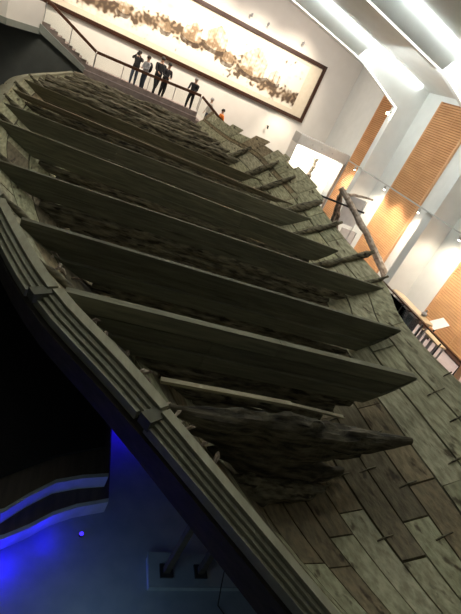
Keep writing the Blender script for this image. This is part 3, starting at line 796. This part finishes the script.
# ------------------------------------------------------------------ people
def person(loc, face, label, top='darkcloth', legs='blackcloth', hair='hair', arms='down', stride=.0, H=1.68, shoe='shoe', lean=0.0, sleeve=None, bag=None, shoulder=1.22):
    """loc = feet (camera-height coordinates); face = heading angle; joints in a local frame looking along +y"""
    s = H / 1.70
    J = {}; E_ = []; RD = {}; MT = {}
    def j(n, x, y, z, r, r2=None): J[n] = Vector((x, y, z)) * s; RD[n] = (r * s, (r2 or r) * s)
    j('pelvis', 0, 0, .93, .168, .13); j('waist', 0, lean * .3, 1.08, .160, .125); j('chest', 0, lean * .7, 1.28, .160 * shoulder, .130); j('neckb', 0, lean, 1.43, .075)
    j('neck', 0, lean + .01, 1.49, .052); j('head', 0, lean + .03, 1.60, .088, .095); j('crown', 0, lean + .02, 1.66, .07)
    ed = [('pelvis', 'waist', 't'), ('waist', 'chest', 't'), ('chest', 'neckb', 't'), ('neckb', 'neck', 's'), ('neck', 'head', 's'), ('head', 'crown', 's')]
    hands = []
    for q, sd in (('L', -1), ('R', 1)):
        st_ = stride * sd
        j('hip' + q, .095 * sd, 0, .88, .10); j('knee' + q, .10 * sd, st_ * .55 + .02, .49, .078); j('ank' + q, .10 * sd, st_ - .03, .085, .045)
        j('toe' + q, .11 * sd, st_ + .13, .035, .035)
        ed += [('pelvis', 'hip' + q, 'l'), ('hip' + q, 'knee' + q, 'l'), ('knee' + q, 'ank' + q, 'l'), ('ank' + q, 'toe' + q, 'f')]
        j('sh' + q, .185 * sd * shoulder, lean * .9, 1.385, .062)
        if arms == 'photo': e = (.25 * sd, .20, 1.28); w = (.09 * sd, .32, 1.50)
        elif arms == 'rail': e = (.23 * sd, .10 + lean, 1.13); w = (.19 * sd, .34 + lean, 1.06)
        elif arms == 'fold': e = (.25 * sd, .06, 1.12); w = (.05 * sd, .22, 1.10)
        else: e = (.25 * sd, -.02 + .06 * sd, 1.12); w = (.26 * sd, .08 + .05 * sd, .88)
        j('el' + q, *e, .056); j('wr' + q, *w, .03)
        ed += [('chest', 'sh' + q, 't'), ('sh' + q, 'el' + q, 'a'), ('el' + q, 'wr' + q, 'a')]
        d = (J['wr' + q] - J['el' + q]).normalized(); hp = J['wr' + q] + d * .08 * s
        J['palm' + q] = hp; RD['palm' + q] = (.034 * s, .022 * s); ed.append(('wr' + q, 'palm' + q, 's')); hands.append((hp, d, sd))
    names = list(J); me = bpy.data.meshes.new('skel'); me.from_pydata([J[n] for n in names], [(names.index(a), names.index(b)) for a, b, _ in ed], [])
    o = bpy.data.objects.new('skel', me); COL.objects.link(o)
    md = o.modifiers.new('s', 'SKIN'); sub = o.modifiers.new('u', 'SUBSURF'); sub.levels = 2; sub.render_levels = 2
    for n, v in zip(names, me.skin_vertices[0].data): v.radius = RD[n]
    me.skin_vertices[0].data[0].use_root = True
    dg = bpy.context.evaluated_depsgraph_get(); dg.update()
    bm_ = bpy.data.meshes.new_from_object(o.evaluated_get(dg)); bpy.data.objects.remove(o)
    mats = [M[top], M[legs], M['skin'], M[shoe], M[sleeve or top]]
    code = {'t': 0, 'l': 1, 's': 2, 'f': 3, 'a': 4}
    b = MB(); b.v = [v.co.copy() for v in bm_.vertices]
    for p in bm_.polygons:
        c = p.center; best = 9; k = 0
        for a, e, t in ed:
            A = J[a]; B = J[e]; ab = B - A; tt = max(0, min(1, (c - A).dot(ab) / ab.length_squared)); dd = (c - A - ab * tt).length
            if dd < best: best = dd; k = code[t]
        if c.z < .98 * s and k == 0: k = 0 if c.z > .86 * s else 1
        if k == 1 and c.z > .88 * s: k = 0
        b.face(list(p.vertices), mi=k)
    for hp, d, sd in hands:                               # fingers and thumb
        side = d.cross(Vector((0, 0, 1)) if abs(d.z) < .8 else Vector((0, 1, 0))).normalized()
        for fi, (off, ln) in enumerate(((-.028, .060), (-.010, .072), (.009, .070), (.026, .055))):
            base = hp + side * off * s + d * .02 * s
            b.tube([base, base + d * ln * .5 * s, base + d * ln * s + Vector((0, 0, -.012)) * s], [.0095 * s, .009 * s, .007 * s], 6, mi=2)
        th = hp - side * sd * .03 * s
        b.tube([th, th - side * sd * .022 * s + d * .02 * s, th - side * sd * .028 * s + d * .045 * s], [.011 * s, .010 * s, .008 * s], 6, mi=2)
    h = J['head']                                          # face
    b.ell(h + V(0, .098, -.005) * s, Vector((.013, .018, .022)) * s, 8, 6, mi=2)
    for sd in (-1, 1): b.ell(h + V(.088 * sd, 0, 0) * s, Vector((.012, .022, .032)) * s, 8, 6, mi=2)
    rot = Matrix.Rotation(face, 3, 'Z')
    loc = Vector(loc)
    b.v = [rot @ p + loc for p in b.v]
    body = b.build('person', mats, origin=loc, smooth=True); tag(body, label, 'person')
    hm = MB(); hm.ell(h + V(0, -.015, .035) * s, Vector((.098, .108, .098)) * s, 14, 10, zmin=-.55); hm.v = [rot @ p + loc for p in hm.v]
    hm.build('hair', M[hair], body, smooth=True)
    for nm, q, rr in (('eye', V(-.033, .088, .012), (.013, .007, .008)), ('eye', V(.033, .088, .012), (.013, .007, .008)), ('mouth', V(0, .086, -.045), (.022, .007, .006))):
        ey = MB(); ey.ell(h + q * s, Vector(rr) * s, 8, 6); ey.v = [rot @ p + loc for p in ey.v]; ey.build(nm, M['hair'], body, smooth=True)
    if arms == 'photo':
        ph = MB(); ph.box(tuple(V(-.08, .39, 1.50) * s), tuple(V(.08, .41, 1.62) * s)); ph.v = [rot @ p + loc for p in ph.v]
        c0 = rot @ (V(0, .4, 1.5) * s) + loc
        tag(ph.build('phone', M['blackmetal'], origin=c0), 'black phone held up by the visitor in dark clothes', 'phone')
    if bag:
        bg = MB(); bg.ell(V(0, -.20, 1.22) * s, Vector((.17, .10, .24)) * s, 12, 8); bg.v = [rot @ p + loc for p in bg.v]
        tag(bg.build('backpack', M[bag], origin=rot @ (V(0, -.2, 1.2) * s) + loc), 'dark backpack worn by the visitor in the grey jacket', 'backpack')
    return body
PF = -2.85
person((.86, 25.85, PF), R_(170), 'person in dark clothes holding a phone up, leftmost at the far railing', 'darkcloth', 'jeans', arms='photo', stride=.10, H=1.72)
person((1.32, 25.2, PF), R_(120), 'person in light grey jacket and jeans beside the photographing visitor', 'greycloth', 'jeans', arms='fold', H=1.70, bag='blackcloth', shoe='whiteshoe')
person((2.02, 26.0, PF), R_(200), 'person in black coat, the farther of the middle pair at the railing', 'blackcloth', 'blackcloth', arms='rail', stride=.28, H=1.90)
person((2.36, 25.3, PF), R_(215), 'person in black jacket, the nearer of the middle pair at the railing', 'darkcloth', 'blackcloth', arms='fold', H=1.80)
person((3.88, 25.45, PF), R_(150), 'grey haired person all in black, standing alone at the railing bend', 'blackcloth', 'blackcloth', 'greyhair', arms='rail', stride=.12, H=1.70)
person((5.12, 26, -3.375), R_(100), 'grey haired person in a pale jacket going down the steps behind the ship', 'palecloth', 'jeans', 'greyhair', arms='down', H=1.62)
person((5.90, 26.0, -3.725), R_(100), 'person in an orange jacket, only head and shoulders above the ship edge', 'orange', 'blackcloth', arms='down', H=1.68)

# ------------------------------------------------------------------ added fill over the ship and stairs, blue light in the pit
area((3.0, 17.0, 4.2), (3.0, 15.5, -3.3), 135, (1, .93, .74), 8, 4)  # unseen lights over the ship, added to pick out the timber tops
area((5.0, 10.5, 4.0), (4.2, 6.5, -3.3), 88, (1, .97, .78), 5, 3)
area((4.5, 4.5, 3.6), (4.0, 3.0, -4), 13, (1, .97, .78), 4, 3)
area((-3.0, 21.0, 1.5), (-4.2, 25, -2), 60, (1, .9, .75), 2, 1)  # added fill for the stair wall and parapet
bp_ = onz(8, 556, -5.80); bq_ = onz(48, 533, -5.80)
for p_, e_ in ((onz(-14, 572, -5.80), 3.4), (bp_, 2.6), (bq_, 1.7)):
    l = bpy.data.lights.new('blue', 'POINT'); l.energy = e_; l.color = (.012, .002, 1); l.shadow_soft_size = .05
    o = bpy.data.objects.new('blue_light', l); COL.objects.link(o); o.location = (p_.x, p_.y, p_.z + ZO)
area((1.75, 5.9, -5.6), (1.45, 5.5, -6), 2.6, (.02, .005, 1), .3, .3)
area((1.1, 2.3, -4.9), (1.7, 2.9, -6), 2.0, (.45, .72, 1), .8, .8)  # added cool fill for the pit floor, no lamp there
w = bpy.data.worlds.new('world'); w.use_nodes = True; w.node_tree.nodes['Background'].inputs[0].default_value = (.8, .85, .75, 1)
w.node_tree.nodes['Background'].inputs[1].default_value = .03
bpy.context.scene.world = w
sc = bpy.context.scene
sc.view_settings.view_transform = 'Standard'; sc.view_settings.look = 'None'; sc.view_settings.gamma = 1; sc.view_settings.exposure = .66
for o in bpy.data.objects:
    if '_o' in o: del o['_o']
